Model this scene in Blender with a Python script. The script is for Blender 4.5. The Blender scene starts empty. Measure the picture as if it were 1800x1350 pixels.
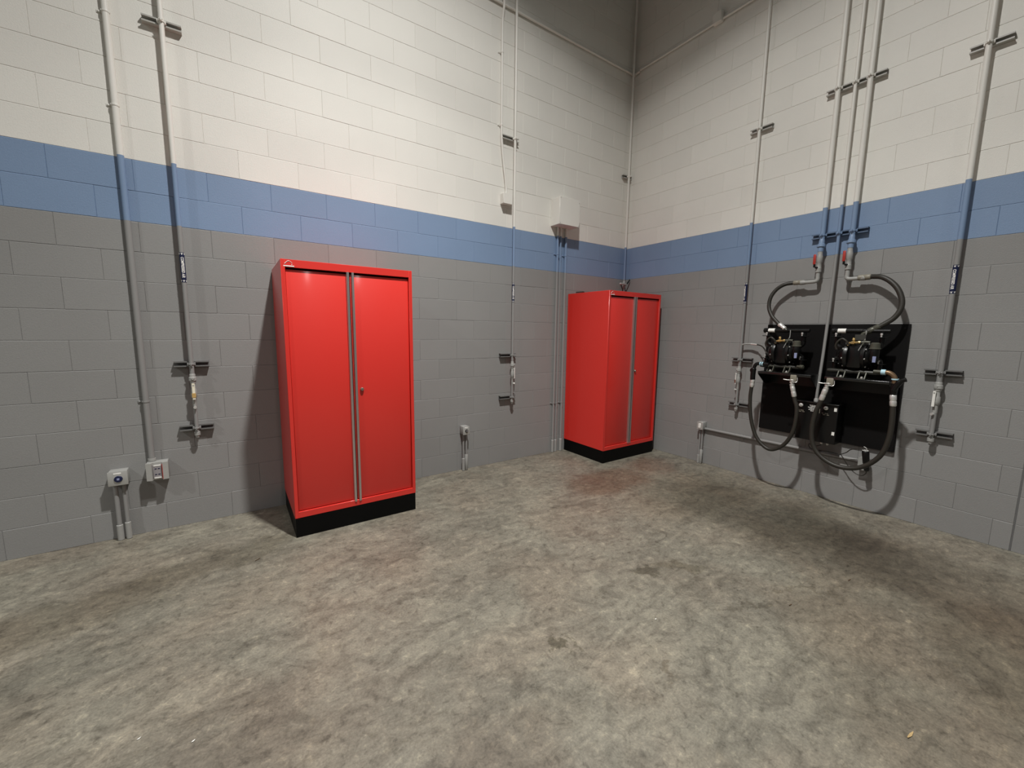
import bpy, bmesh, math, random
from mathutils import Vector, Matrix
random.seed(7)
PI = math.pi
S = bpy.context.scene
C = S.collection

# ------------------------------------------------------------------ camera
CAM = Vector((-4.52675, -3.89764, 1.5225))
YAW, PITCH, ROLL, FPX = 0.9700783, 0.1292816, 0.0129206, 720.195
d = Vector((math.cos(YAW)*math.cos(PITCH), math.sin(YAW)*math.cos(PITCH), -math.sin(PITCH)))
r = d.cross(Vector((0, 0, 1))).normalized(); u = r.cross(d)
r2 = r*math.cos(ROLL)+u*math.sin(ROLL); u2 = -r*math.sin(ROLL)+u*math.cos(ROLL)
cam = bpy.data.cameras.new('camera'); co = bpy.data.objects.new('camera', cam); C.objects.link(co)
cam.sensor_fit = 'HORIZONTAL'; cam.sensor_width = 36.0; cam.lens = FPX/1800*36; cam.clip_start = .05
M = Matrix((r2, u2, -d)).transposed().to_4x4(); M.translation = CAM
co.matrix_world = M
S.camera = co

# ------------------------------------------------------------------ light
S.view_settings.view_transform = 'Standard'; S.view_settings.look = 'None'
S.view_settings.exposure = 0.0; S.view_settings.gamma = 1.0; S.view_settings.use_curve_mapping = False
w = bpy.data.worlds.new('world'); S.world = w; w.use_nodes = True
w.node_tree.nodes['Background'].inputs[0].default_value = (.95, .97, 1, 1)
w.node_tree.nodes['Background'].inputs[1].default_value = 0.07

def high_bay(loc, power):
    """warehouse lamp: a deep reflector sends its light down and cuts off 68 degrees from the vertical"""
    l = bpy.data.lights.new('high_bay_lamp', 'POINT'); l.energy = power; l.shadow_soft_size = .10
    l.color = (1.0, .985, .95); l.use_nodes = True
    nt = l.node_tree; n = nt.nodes; k = nt.links
    em = [x for x in n if x.type == 'EMISSION'][0]
    tc = n.new('ShaderNodeTexCoord'); sp = n.new('ShaderNodeSeparateXYZ'); k.new(tc.outputs['Normal'], sp.inputs[0])
    m = n.new('ShaderNodeMath'); m.operation = 'MULTIPLY'; m.inputs[1].default_value = -1; k.new(sp.outputs[2], m.inputs[0])
    cr = n.new('ShaderNodeValToRGB'); e = cr.color_ramp; e.interpolation = 'LINEAR'
    prof = [(78, .0), (70.5, .015), (67, .08), (62, .145), (50, .27), (41, .48), (35, .70), (26, .95), (0, 1.0)]
    for i, (a, v) in enumerate(prof):
        x = math.cos(math.radians(a))
        el = e.elements[0] if i == 0 else (e.elements[-1] if i == len(prof)-1 else e.elements.new(x))
        el.position = x; el.color = (v, v, v, 1)
    k.new(m.outputs[0], cr.inputs[0]); k.new(cr.outputs[0], em.inputs['Strength'])
    o = bpy.data.objects.new('high_bay_lamp', l); C.objects.link(o); o.location = loc
    return o
LP = 1640
high_bay((-3.42, -2.6, 6.0), LP)
high_bay((-9.6, -3.2, 6.0), LP*.8)
high_bay((-3.9, -8.8, 6.0), LP*.4)
high_bay((-9.6, -8.8, 6.0), LP*.3)

# ------------------------------------------------------------------ materials
def new_mat(name):
    m = bpy.data.materials.new(name); m.use_nodes = True
    return m, m.node_tree.nodes, m.node_tree.links, m.node_tree.nodes['Principled BSDF']
def bump(n, l, b, scale, strength, dist=.002, detail=4, coord='Object'):
    tc = n.new('ShaderNodeTexCoord') if coord != 'pos' else n.new('ShaderNodeNewGeometry')
    no = n.new('ShaderNodeTexNoise'); no.inputs['Scale'].default_value = scale; no.inputs['Detail'].default_value = detail
    l.new(tc.outputs['Position' if coord == 'pos' else coord], no.inputs['Vector'])
    bp = n.new('ShaderNodeBump'); bp.inputs['Strength'].default_value = strength; bp.inputs['Distance'].default_value = dist
    l.new(no.outputs['Fac'], bp.inputs['Height']); l.new(bp.outputs[0], b.inputs['Normal'])
    return no
def mat(name, col, rough=.5, metal=0., spec=.5, var=.06, bs=60, bst=.15, coat=0.):
    m, n, l, b = new_mat(name)
    b.inputs['Roughness'].default_value = rough; b.inputs['Metallic'].default_value = metal
    b.inputs['Specular IOR Level'].default_value = spec
    b.inputs['Coat Weight'].default_value = coat; b.inputs['Coat Roughness'].default_value = .15
    no = bump(n, l, b, bs, bst)
    mx = n.new('ShaderNodeMix'); mx.data_type = 'RGBA'
    mx.inputs[6].default_value = (*[c*(1-var) for c in col], 1); mx.inputs[7].default_value = (*[min(1, c*(1+var)) for c in col], 1)
    l.new(no.outputs['Fac'], mx.inputs[0]); l.new(mx.outputs[2], b.inputs['Base Color'])
    return m
B = .2032                                   # one block course
WHITE, BLUE, GREY = (.755, .74, .69), (.197, .283, .43), (.262, .260, .254)
def paint(name, rough, fine, top=13*B, mid=11*B, f=1.):
    """wall paint in three real bands of world height: grey dado, blue stripe, off white above"""
    m, n, l, b = new_mat(name)
    WH, BL, GR = [tuple(c*f for c in q) for q in (WHITE, BLUE, GREY)]
    g = n.new('ShaderNodeNewGeometry'); sp = n.new('ShaderNodeSeparateXYZ'); l.new(g.outputs['Position'], sp.inputs[0])
    # paint line wanders by a few millimetres
    no = n.new('ShaderNodeTexNoise'); no.inputs['Scale'].default_value = 9; l.new(g.outputs['Position'], no.inputs['Vector'])
    ma = n.new('ShaderNodeMath'); ma.operation = 'MULTIPLY_ADD'; ma.inputs[1].default_value = .004; l.new(no.outputs['Fac'], ma.inputs[0]); l.new(sp.outputs[2], ma.inputs[2])
    def gt(v):
        q = n.new('ShaderNodeMath'); q.operation = 'GREATER_THAN'; q.inputs[1].default_value = v+.002; l.new(ma.outputs[0], q.inputs[0]); return q
    a, c = gt(mid), gt(top)
    m1 = n.new('ShaderNodeMix'); m1.data_type = 'RGBA'; m1.inputs[6].default_value = (*GR, 1); m1.inputs[7].default_value = (*BL, 1); l.new(a.outputs[0], m1.inputs[0])
    m2 = n.new('ShaderNodeMix'); m2.data_type = 'RGBA'; m2.inputs[7].default_value = (*WH, 1); l.new(m1.outputs[2], m2.inputs[6]); l.new(c.outputs[0], m2.inputs[0])
    # faint tone change from block to block and soft dirt
    oi = n.new('ShaderNodeObjectInfo'); nb = n.new('ShaderNodeTexNoise'); nb.inputs['Scale'].default_value = 2.2; nb.inputs['Detail'].default_value = 8; l.new(g.outputs['Position'], nb.inputs['Vector'])
    t = n.new('ShaderNodeMath'); t.operation = 'MULTIPLY_ADD'; t.inputs[1].default_value = .05; t.inputs[2].default_value = .92; l.new(oi.outputs['Random'], t.inputs[0])
    t2 = n.new('ShaderNodeMath'); t2.operation = 'MULTIPLY_ADD'; t2.inputs[1].default_value = .11; l.new(nb.outputs['Fac'], t2.inputs[0]); l.new(t.outputs[0], t2.inputs[2])
    m3 = n.new('ShaderNodeMix'); m3.data_type = 'RGBA'; m3.blend_type = 'MULTIPLY'; m3.inputs[0].default_value = 1
    l.new(m2.outputs[2], m3.inputs[6]); l.new(t2.outputs[0], m3.inputs[7]); l.new(m3.outputs[2], b.inputs['Base Color'])
    b.inputs['Roughness'].default_value = rough; b.inputs['Specular IOR Level'].default_value = .4
    n1 = n.new('ShaderNodeTexNoise'); n1.inputs['Scale'].default_value = fine; n1.inputs['Detail'].default_value = 6; n1.inputs['Roughness'].default_value = .7
    l.new(g.outputs['Position'], n1.inputs['Vector'])
    bp = n.new('ShaderNodeBump'); bp.inputs['Strength'].default_value = .8 if fine > 60 else .1; bp.inputs['Distance'].default_value = .0018
    l.new(n1.outputs['Fac'], bp.inputs['Height']); l.new(bp.outputs[0], b.inputs['Normal'])
    return m
P_WALL = paint('block_paint', .55, 120)
P_METAL = paint('pipe_paint', .42, 40, top=13*B+.005, mid=11*B-.005)
P_STRUT = paint('shade_darkened_strut_paint', .40, 40, f=.58)  # wall paint darkened all over, standing in for shade inside and under the channels
GREYP = mat('grey_fitting_paint', (.33, .33, .315), .45)
GALV = mat('galvanised_steel', (.46, .46, .44), .38, .3)
ALU = mat('satin_aluminium', (.60, .56, .54), .33, .85, bst=.03)
STEEL = mat('bright_steel', (.80, .79, .76), .32, .6, bst=.05)
RED = mat('red_powder_coat', (.70, .032, .023), .42, 0, .5, .03, 350, .10, .35)
BLACKP = mat('black_kick_plate', (.003, .003, .003), .5, 0, .12)
BLACK = mat('black_enamel', (.004, .004, .004), .33, 0, .4)
LOCKM = mat('dull_lock_metal', (.36, .32, .27), .35, .8)
BLACKM = mat('black_board', (.004, .0035, .0035), .6, 0, .18, bst=.05)
OLIVE = mat('grey_green_cast_metal', (.075, .075, .058), .40, .2)
RUBBER = mat('black_hose_rubber', (.026, .023, .018), .5, 0, .45, bs=120)
BRASS = mat('brass', (.72, .52, .24), .25, .95)
COPPER = mat('dull_bronze', (.20, .13, .075), .4, .6)
WHITEP = mat('white_label', (.85, .84, .80), .5)
CREAM = mat('cream_label', (.82, .78, .62), .5)
NAVY = mat('navy_label', (.006, .011, .050), .45)
BLUEGREY = mat('pale_blue_label', (.25, .28, .45), .5)
CYAN = mat('pale_blue_plastic', (.45, .68, .78), .4)
REDH = mat('red_valve_handle', (.42, .035, .025), .4)
RUST = mat('rust_red_tape', (.22, .08, .05), .6)
ORANGE = mat('ochre_tape', (.52, .34, .12), .55)
BEIGE = mat('beige_casting', (.24, .22, .175), .45)
LILAC = mat('grey_socket_plastic', (.30, .28, .29), .45)
DARKG = mat('dark_grey_plate', (.045, .045, .040), .4)
DARKC = mat('dark_cast_metal', (.022, .022, .018), .38)
EDGE = mat('black_gloss_edge', (.006, .006, .006), .22, 0, .9)
LEAF = mat('dry_leaf', (.42, .30, .14), .7)
DLEAF = mat('dark_dry_leaf', (.08, .045, .02), .7)
CAULK = mat('dark_grey_sealant', (.13, .13, .13), .6)
CEIL = mat('dark_roof_deck', (.10, .10, .10), .7)

def floor_mat():
    m, n, l, b = new_mat('worn_concrete')
    g = n.new('ShaderNodeNewGeometry'); P = g.outputs['Position']
    def noise(s, d=6, ro=.6, dist=0., vec=None):
        q = n.new('ShaderNodeTexNoise'); q.inputs['Scale'].default_value = s; q.inputs['Detail'].default_value = d
        q.inputs['Roughness'].default_value = ro; q.inputs['Distortion'].default_value = dist; l.new(vec or P, q.inputs['Vector']); return q.outputs['Fac']
    def ramp(src, stops):
        q = n.new('ShaderNodeValToRGB'); e = q.color_ramp
        for i, (p, c) in enumerate(stops):
            el = e.elements[i] if i < 2 else e.elements.new(p)
            el.position = p; el.color = (*c, 1) if len(c) == 3 else c
        l.new(src, q.inputs[0]); return q.outputs[0]
    def mix(bt, f, a, c):
        q = n.new('ShaderNodeMix'); q.data_type = 'RGBA'; q.blend_type = bt
        for s, v in ((0, f), (6, a), (7, c)):
            if isinstance(v, (int, float)): q.inputs[s].default_value = v if s == 0 else (v, v, v, 1)
            elif isinstance(v, tuple): q.inputs[s].default_value = (*v, 1)
            else: l.new(v, q.inputs[s])
        return q.outputs[2]
    mp = n.new('ShaderNodeMapping'); mp.inputs['Rotation'].default_value = (0, 0, .5); mp.inputs['Scale'].default_value = (1, 1.7, 1); l.new(P, mp.inputs[0])
    V = mp.outputs[0]
    base = ramp(noise(1.0, 12, .66, .5, V), [(.30, (.172, .160, .131)), (.70, (.250, .234, .190))])
    mid = ramp(noise(5.0, 10, .70, 1.0, V), [(.36, (.66, .65, .635)), (.50, (.95, .95, .94)), (.66, (1.22, 1.22, 1.19))])
    col = mix('MULTIPLY', .95, base, mid)
    warm = ramp(noise(1.7, 5, .5, .3), [(.42, (1.0, 1.0, .99)), (.62, (1.04, .985, .955))])
    col = mix('MULTIPLY', 1., col, warm)
    sp = ramp(noise(22, 8, .7, .4), [(.34, (.55, .54, .53)), (.45, (.93, .93, .93)), (.56, (1, 1, 1)), (.70, (1.55, 1.53, 1.46))])
    col = mix('MULTIPLY', .9, col, sp)
    streak = ramp(noise(11, 6, .75, 1.2, V), [(.34, (.70, .69, .67)), (.46, (.96, .96, .96)), (.60, (1, 1, 1)), (.72, (1.35, 1.34, 1.30))])
    col = mix('MULTIPLY', .85, col, streak)
    fine = ramp(noise(95, 4, .7), [(.3, (.76, .76, .76)), (.7, (1.22, 1.22, 1.22))])
    col = mix('MULTIPLY', 1., col, fine)
    # oil and water stains where the floor has them (x, y, radius x, radius y, strength)
    wob = n.new('ShaderNodeTexNoise'); wob.inputs['Scale'].default_value = 3.; wob.inputs['Detail'].default_value = 8; wob.inputs['Roughness'].default_value = .65; l.new(P, wob.inputs['Vector'])
    sub = n.new('ShaderNodeVectorMath'); sub.operation = 'MULTIPLY_ADD'; sub.inputs[1].default_value = (.55, .55, 0); sub.inputs[2].default_value = (-.275, -.275, 0); l.new(wob.outputs['Color'], sub.inputs[0])
    add = n.new('ShaderNodeVectorMath'); add.operation = 'ADD'; l.new(P, add.inputs[0]); l.new(sub.outputs[0], add.inputs[1])
    def blob(x, y, rx, ry, ang, c, st, soft=.45, vec=add.outputs[0]):
        nonlocal col
        q = n.new('ShaderNodeMapping'); q.vector_type = 'TEXTURE'; q.inputs['Location'].default_value = (x, y, 0); q.inputs['Rotation'].default_value = (0, 0, ang); q.inputs['Scale'].default_value = (rx, ry, 1); l.new(vec, q.inputs[0])
        ln = n.new('ShaderNodeVectorMath'); ln.operation = 'LENGTH'; l.new(q.outputs[0], ln.inputs[0])
        mr = n.new('ShaderNodeMapRange'); mr.interpolation_type = 'SMOOTHSTEP'; mr.inputs[1].default_value = 1.; mr.inputs[2].default_value = soft; mr.inputs[3].default_value = 0; mr.inputs[4].default_value = st
        l.new(ln.outputs['Value'], mr.inputs[0]); col = mix('MULTIPLY', mr.outputs[0], col, c)
    for a in STAINS: blob(*a)
    l.new(col, b.inputs['Base Color'])
    rr = ramp(noise(3, 8, .6), [(.3, (.36, .36, .36)), (.7, (.56, .56, .56))]); l.new(rr, b.inputs['Roughness'])
    b.inputs['Specular IOR Level'].default_value = .45
    bp = n.new('ShaderNodeBump'); bp.inputs['Strength'].default_value = .35; bp.inputs['Distance'].default_value = .004
    l.new(noise(26, 8, .65), bp.inputs['Height']); l.new(bp.outputs[0], b.inputs['Normal'])
    return m
STAINS = []

# ------------------------------------------------------------------ mesh helpers
class MB:
    """collects shapes into one bmesh"""
    def __init__(s): s.bm = bmesh.new()
    def _new(s, fn):
        t = bmesh.new(); fn(t)
        me = bpy.data.meshes.new('t'); t.to_mesh(me); t.free(); s.bm.from_mesh(me); bpy.data.meshes.remove(me); return s
    def box(s, x0, x1, y0, y1, z0, z1, bev=0., seg=1):
        def fn(t):
            bmesh.ops.create_cube(t, size=1)
            for v in t.verts: v.co = Vector((x0+(v.co.x+.5)*(x1-x0), y0+(v.co.y+.5)*(y1-y0), z0+(v.co.z+.5)*(z1-z0)))
            if bev: bmesh.ops.bevel(t, geom=t.edges[:], offset=bev, segments=seg, profile=.5, affect='EDGES')
        return s._new(fn)
    def cyl(s, p0, p1, r0, r1=None, n=16):
        return s.lathe(p0, p1, [(0, r0), (1, r0 if r1 is None else r1)], n)
    def lathe(s, p0, p1, prof, n=16):
        """profile (t along axis 0..1, radius) turned round the axis p0-p1, ends closed"""
        p0, p1 = Vector(p0), Vector(p1); ax = p1-p0; a = ax.normalized()
        e1 = a.orthogonal().normalized(); e2 = a.cross(e1); bm = s.bm; rings = []
        for t, rad in prof:
            c = p0+ax*t; rings.append([bm.verts.new(c+(e1*math.cos(2*PI*i/n)+e2*math.sin(2*PI*i/n))*max(rad, 1e-5)) for i in range(n)])
        for A, Bq in zip(rings, rings[1:]):
            for i in range(n):
                f = bm.faces.new((A[i], A[(i+1) % n], Bq[(i+1) % n], Bq[i])); f.smooth = True
        bm.faces.new(rings[0][::-1]); bm.faces.new(rings[-1]); return s
    def tube(s, pts, rad, n=12, sub=6, smooth=True, caps=True):
        P = [Vector(p) for p in pts]
        if smooth and len(P) > 2:
            Q = []
            E = [P[0]*2-P[1]]+P+[P[-1]*2-P[-2]]
            for i in range(1, len(E)-2):
                a, b_, c, d_ = E[i-1:i+3]
                for k in range(sub):
                    t = k/sub
                    Q.append(.5*((2*b_)+(-a+c)*t+(2*a-5*b_+4*c-d_)*t*t+(-a+3*b_-3*c+d_)*t**3))
            Q.append(P[-1]); P = Q
        bm = s.bm; rings = []; prev = None
        for i, p in enumerate(P):
            t = ((P[i+1] if i < len(P)-1 else p)-(P[i-1] if i else p)).normalized()
            e1 = t.orthogonal().normalized() if prev is None else (prev-t*prev.dot(t)).normalized()
            prev = e1; e2 = t.cross(e1)
            rr = rad(i/(len(P)-1)) if callable(rad) else rad
            rings.append([bm.verts.new(p+(e1*math.cos(2*PI*k/n)+e2*math.sin(2*PI*k/n))*rr) for k in range(n)])
        for A, Bq in zip(rings, rings[1:]):
            for k in range(n):
                f = bm.faces.new((A[k], A[(k+1) % n], Bq[(k+1) % n], Bq[k])); f.smooth = True
        if caps: bm.faces.new(rings[0][::-1]); bm.faces.new(rings[-1])
        return s
    def prism(s, poly, axis, a0, a1):
        """polygon in the two other axes, extruded along axis from a0 to a1"""
        def P(p, a):
            return Vector({'x': (a, p[0], p[1]), 'y': (p[0], a, p[1]), 'z': (p[0], p[1], a)}[axis])
        A = [s.bm.verts.new(P(p, a0)) for p in poly]; Bq = [s.bm.verts.new(P(p, a1)) for p in poly]; n = len(poly)
        for i in range(n): s.bm.faces.new((A[i], A[(i+1) % n], Bq[(i+1) % n], Bq[i]))
        s.bm.faces.new(A[::-1]); s.bm.faces.new(Bq)
        bmesh.ops.recalc_face_normals(s.bm, faces=s.bm.faces[:]); return s
    def ring(s, c, R, rt, axis='z', n=20, m=8, scale=(1, 1, 1)):
        c = Vector(c); rows = []
        for i in range(n):
            a = 2*PI*i/n; row = []
            for k in range(m):
                q = 2*PI*k/m; x = (R+rt*math.cos(q))*math.cos(a); y = (R+rt*math.cos(q))*math.sin(a); z = rt*math.sin(q)
                v = {'z': (x, y, z), 'y': (x, z, y), 'x': (z, x, y)}[axis]
                row.append(s.bm.verts.new(c+Vector(v)*Vector(scale) if False else c+Vector((v[0]*scale[0], v[1]*scale[1], v[2]*scale[2]))))
            rows.append(row)
        for i in range(n):
            for k in range(m):
                f = s.bm.faces.new((rows[i][k], rows[(i+1) % n][k], rows[(i+1) % n][(k+1) % m], rows[i][(k+1) % m])); f.smooth = True
        return s
    def mesh(s, name, m):
        bmesh.ops.recalc_face_normals(s.bm, faces=s.bm.faces[:])
        me = bpy.data.meshes.new(name); s.bm.to_mesh(me); s.bm.free(); me.set_sharp_from_angle(angle=math.radians(38)); me.materials.append(m); return me
def obj(name, mb, m, parent=None, label=None):
    o = bpy.data.objects.new(name, mb.mesh(name, m) if isinstance(mb, MB) else mb); C.objects.link(o)
    if parent: o.parent = parent
    if label: o['label'] = label
    return o
def tag(o, label, cat, group=None):
    o['label'] = label; o['category'] = cat
    if group: o['group'] = group
    return o
def thing(name, label, cat, loc=(0, 0, 0), rz=0, group=None):
    o = bpy.data.objects.new(name, None); o.empty_display_size = .1; C.objects.link(o); o.location = loc; o.rotation_euler = (0, 0, rz)
    return tag(o, label, cat, group)
def on_wall(side, uu, z, name, label, cat, group=None):
    """a thing fixed to a wall; its local x runs to the right along the wall, local -y comes out of the wall"""
    if side == 'L': return thing(name, label, cat, (-uu, 0, z), 0, group)          # uu = distance from the room corner
    return thing(name, label, cat, (0, -uu, z), -PI/2, group)
def struct(name, mb, m, parent=None):
    o = obj(name, mb, m, parent)
    if not parent: o['kind'] = 'structure'
    return o

# ------------------------------------------------------------------ the room
STAINS += [
 (-.95, -1.75, 1.0, .6, .2, (.76, .73, .68), .8), (-.85, -2.35, .7, 1.0, .1, (.58, .56, .53), .8),
 (-1.0, -2.85, .75, .8, .4, (.56, .545, .53), .8), (-.9, -3.45, .6, .8, -.2, (.62, .56, .52), .8),
 (-5.35, -.98, .7, .30, .1, (.66, .64, .60), .8), (-4.7, -.72, .75, .20, .15, (.66, .64, .60), .75),
 (-5.35, -1.5, .55, .25, .5, (.62, .62, .62), .7), (-1.35, -1.10, .75, .38, 0, (.72, .56, .50), .8), (-.55, -1.05, .35, .3, 0, (.72, .55, .50), .7), (-1.9, -3.7, 1.2, .9, .3, (.80, .76, .72), .8),
 (-2.41, -2.37, .13, .06, 2.6, (.45, .45, .42), .9), (-2.2, -2.45, .22, .07, 2.4, (.68, .66, .60), .7),
 (-3.30, -2.50, .07, .035, 1.6, (.50, .50, .46), .95), (-3.22, -2.52, .05, .02, 2.2, (.62, .62, .58), .8),
 (-3.0, -2.9, .10, .03, .9, (.62, .58, .54), .8), (-2.2, -2.9, .32, .02, 2.55, (.6, .58, .55), .7),
 (-1.75, -3.05, .30, .02, 2.6, (.62, .60, .56), .6), (-3.9, -2.9, .5, .3, .2, (.84, .80, .78), .8),
 (-4.6, -2.2, .35, .3, 0, (.80, .77, .77), .8), (-1.6, -3.9, .7, .5, .3, (.78, .73, .68), .8),
]
FLOOR = floor_mat()
struct('floor', MB().box(-14, .25, -13, .25, -.12, 0), FLOOR)
struct('ceiling', MB().box(-14, .25, -13, .25, 7.32, 7.5), CEIL)
H = 36
# wall cores: the mortar plane sits 3 mm behind the face of the blocks
wl = struct('wall_left', MB().box(-13.9, .2, .0030, .2, 0, H*B), P_WALL)
CJ = -3.641                                             # movement joint in the right hand wall
wr = struct('wall_right', MB().box(.0030, .2, -12.9, 0, 0, H*B), P_WALL)
def proj(p):
    v = Vector(p)-CAM; z = v.dot(d)
    if z < .05: return None
    return 900+FPX*v.dot(r2)/z, 675-FPX*v.dot(u2)/z
def shown(c4):
    """area in pixels of a block's face inside the frame"""
    q = [proj(p) for p in c4]
    if None in q: return 0
    q = [(min(1800, max(0, x)), min(1350, max(0, y))) for x, y in q]
    a = 0
    for i in range(4): a += q[i][0]*q[(i+1) % 4][1]-q[(i+1) % 4][0]*q[i][1]
    return abs(a)/2
cache = {}
def block_mesh(wd, side, var):
    """face of a painted concrete block, edges eased, a little out of true"""
    key = (round(wd, 3), side, var)
    if key in cache: return cache[key]
    rnd = random.Random(int(wd*1000)*10+var)
    gx, gz, bv, bot, top = .0001, .0006, .0022, .0010, .0044
    dp = (.0028, .0022, .0025)[var]
    hx, hz = wd/2-gx, B/2-gz
    vs = []; t = .0008
    for y, ix, k in ((.012, 0, 0), (dp, 0, 0), (0, bv, 1)):
        for sx, sz in ((-1, -1), (1, -1), (1, 1), (-1, 1)):
            vs.append((sx*(hx-ix)+rnd.uniform(-t, t)*k, y, sz*(hz-k*(top if sz > 0 else bot))+rnd.uniform(-t, t)*k))
    fs = [(8, 9, 10, 11)]
    for a in (0, 4):
        for i in range(4): fs.append((a+i, a+(i+1) % 4, a+4+(i+1) % 4, a+4+i))
    if side == 'R': vs = [(y, -x, z) for x, y, z in vs]
    me = bpy.data.meshes.new('concrete_block'); me.from_pydata(vs, [], fs)
    bm = bmesh.new(); bm.from_mesh(me); bmesh.ops.recalc_face_normals(bm, faces=bm.faces[:]); bm.to_mesh(me); bm.free()
    # normals of an open shell: make the front face look into the room
    fr = me.polygons[0].normal
    if (side == 'L' and fr.y > 0) or (side == 'R' and fr.x > 0): me.flip_normals()
    me.materials.append(P_WALL); cache[key] = me; return me
def lay(side, wall, end, even, odd, cj=None):
    cells = []
    for k in range(H):
        js = [0.]; j = even if k % 2 == 0 else odd
        while j < end: js.append(j); j += 2*B
        js.append(end)
        if cj:
            js = sorted([j for j in js if abs(j-cj) > .06]+[cj])
        for a, b_ in zip(js, js[1:]):
            A, Bq = a, b_
            if cj and abs(a-cj) < 1e-6: A += .004
            if cj and abs(b_-cj) < 1e-6: Bq -= .004
            cells.append((k, (A+Bq)/2, Bq-A))
    def corners(c):
        k, m_, wd = c; z0, z1 = k*B, (k+1)*B
        q = [(m_-wd/2, z0), (m_+wd/2, z0), (m_+wd/2, z1), (m_-wd/2, z1)]
        return [(-a, 0, z) for a, z in q] if side == 'L' else [(0, -a, z) for a, z in q]
    cells.sort(key=lambda c: -shown(corners(c)))
    rest = bmesh.new()
    for i, (k, m_, wd) in enumerate(cells):
        me = block_mesh(wd, side, (k*7+int(m_*9)) % 3)
        loc = Vector((-m_, 0, (k+.5)*B)) if side == 'L' else Vector((0, -m_, (k+.5)*B))
        off = random.uniform(-.0006, .0006)
        loc += Vector((0, off, 0)) if side == 'L' else Vector((off, 0, 0))
        if i < 300:
            o = bpy.data.objects.new('concrete_block', me); C.objects.link(o); o.parent = wall; o.location = loc
        else:
            n0 = len(rest.verts); rest.from_mesh(me); rest.verts.ensure_lookup_table()
            for v in rest.verts[n0:]: v.co += loc
    me = bpy.data.meshes.new('concrete_blocks'); rest.to_mesh(me); rest.free(); me.materials.append(P_WALL)
    o = bpy.data.objects.new('concrete_blocks', me); C.objects.link(o); o.parent = wall; o['kind'] = 'stuff'
lay('L', wl, 13.8, .128, .331)
lay('R', wr, 12.8, .290, .084, 3.641)
struct('sealant_joint', MB().box(.0005, .006, -3.645, -3.637, 0, H*B), CAULK, wr)

# ------------------------------------------------------------------ cabinets
def cabinet(x, label):
    t = thing('steel_cabinet', label, 'cabinet', (x, -.01, 0), 0, 'red two-door steel cabinets')
    W, D, Hh, Z0, st = .914, .68, 1.982, .147, .026
    b_ = MB()
    b_.box(0, .018, -D, 0, Z0, Hh, .002).box(W-.018, W, -D, 0, Z0, Hh, .002)      # sides
    b_.box(.001, W-.001, -D+.001, 0, Hh-.02, Hh-.0005, .002)                            # top
    b_.box(.01, W-.01, -.012, -.002, Z0, Hh-.003)                                     # back
    b_.box(.01, W-.01, -D+.03, -.01, Z0+.001, Z0+.02)                                # bottom
    obj('body', b_, RED, t)
    fr = MB().box(.001, st, -D-.001, -D+.022, Z0, Hh, .0015).box(W-st, W-.001, -D-.001, -D+.022, Z0, Hh, .0015)
    fr.box(st-.002, W-st+.002, -D-.0005, -D+.022, Hh-.053, Hh-.0005, .0015).box(st-.002, W-st+.002, -D-.0005, -D+.022, Z0, Z0+.045, .0015)
    obj('door_frame', fr, RED, t)
    obj('kick_plate', MB().box(.003, W-.003, -D+.001, -.003, 0, Z0-.0005, .001), BLACKP, t)
    c = .440
    z0, z1 = Z0+.050, Hh-.066
    for i, (a, b2) in enumerate(((st+.003, c-.002), (c+.004, W-st-.003))):
        dr = obj('door', MB().box(a, b2, -D+.014, -D+.032, z0, z1, .002, 2), RED, t)
        if i == 0: h = MB().prism([(c-.024, -D+.014), (c-.022, -D-.006), (c-.012, -D-.010), (c-.006, -D-.008), (c-.005, -D+.014)], 'z', z0-.012, z1+.014)
        else: h = MB().prism([(c+.012, -D+.014), (c+.013, -D-.008), (c+.019, -D-.010), (c+.029, -D-.006), (c+.031, -D+.014)], 'z', z0-.012, z1+.014)
        obj('door_handle', h, ALU, dr, 'full-height satin aluminium pull')
        if i == 1:
            lk = MB().lathe((c+.064, -D+.014, 1.063), (c+.064, -D-.002, 1.063), [(0, .014), (.5, .014), (.8, .012), (1, .010)], 20)
            lk.box(c+.0625, c+.0655, -D-.0028, -D-.001, 1.056, 1.070)
            obj('lock', lk, LOCKM, dr, 'small round key lock')
    lg = MB()
    zc = Hh-.045; yy = -D-.0014
    lg.tube([(.024, yy, zc+.013), (.034, yy, zc+.024), (.044, yy, zc+.033), (.054, yy, zc+.034)], .0018, 6)      # raised stroke
    lg.tube([(.054, yy, zc+.034), (.064, yy, zc+.028), (.070, yy, zc+.020)], .0009, 6)
    lg.box(.017, .082, yy-.0005, yy+.0006, zc-.003, zc+.004)
    lg.box(.066, .071, yy-.0005, yy+.0006, zc+.010, zc+.014)
    obj('emblem', lg, WHITEP, t, 'small white emblem of a curved stroke over a line')
    return t
cab1 = cabinet(-4.2205, 'red two-door steel cabinet standing alone against the left wall')
cab2 = cabinet(-1.038, 'red two-door steel cabinet standing in the room corner')
strap = MB().tube([(-.99, -.10, 2.0), (-.93, -.16, 2.003), (-.86, -.12, 1.995), (-.80, -.2, 1.99)], .009, 8)
tag(obj('cable_strap', strap, RUBBER), 'short black strap lying on top of the corner cabinet', 'strap')

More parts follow.
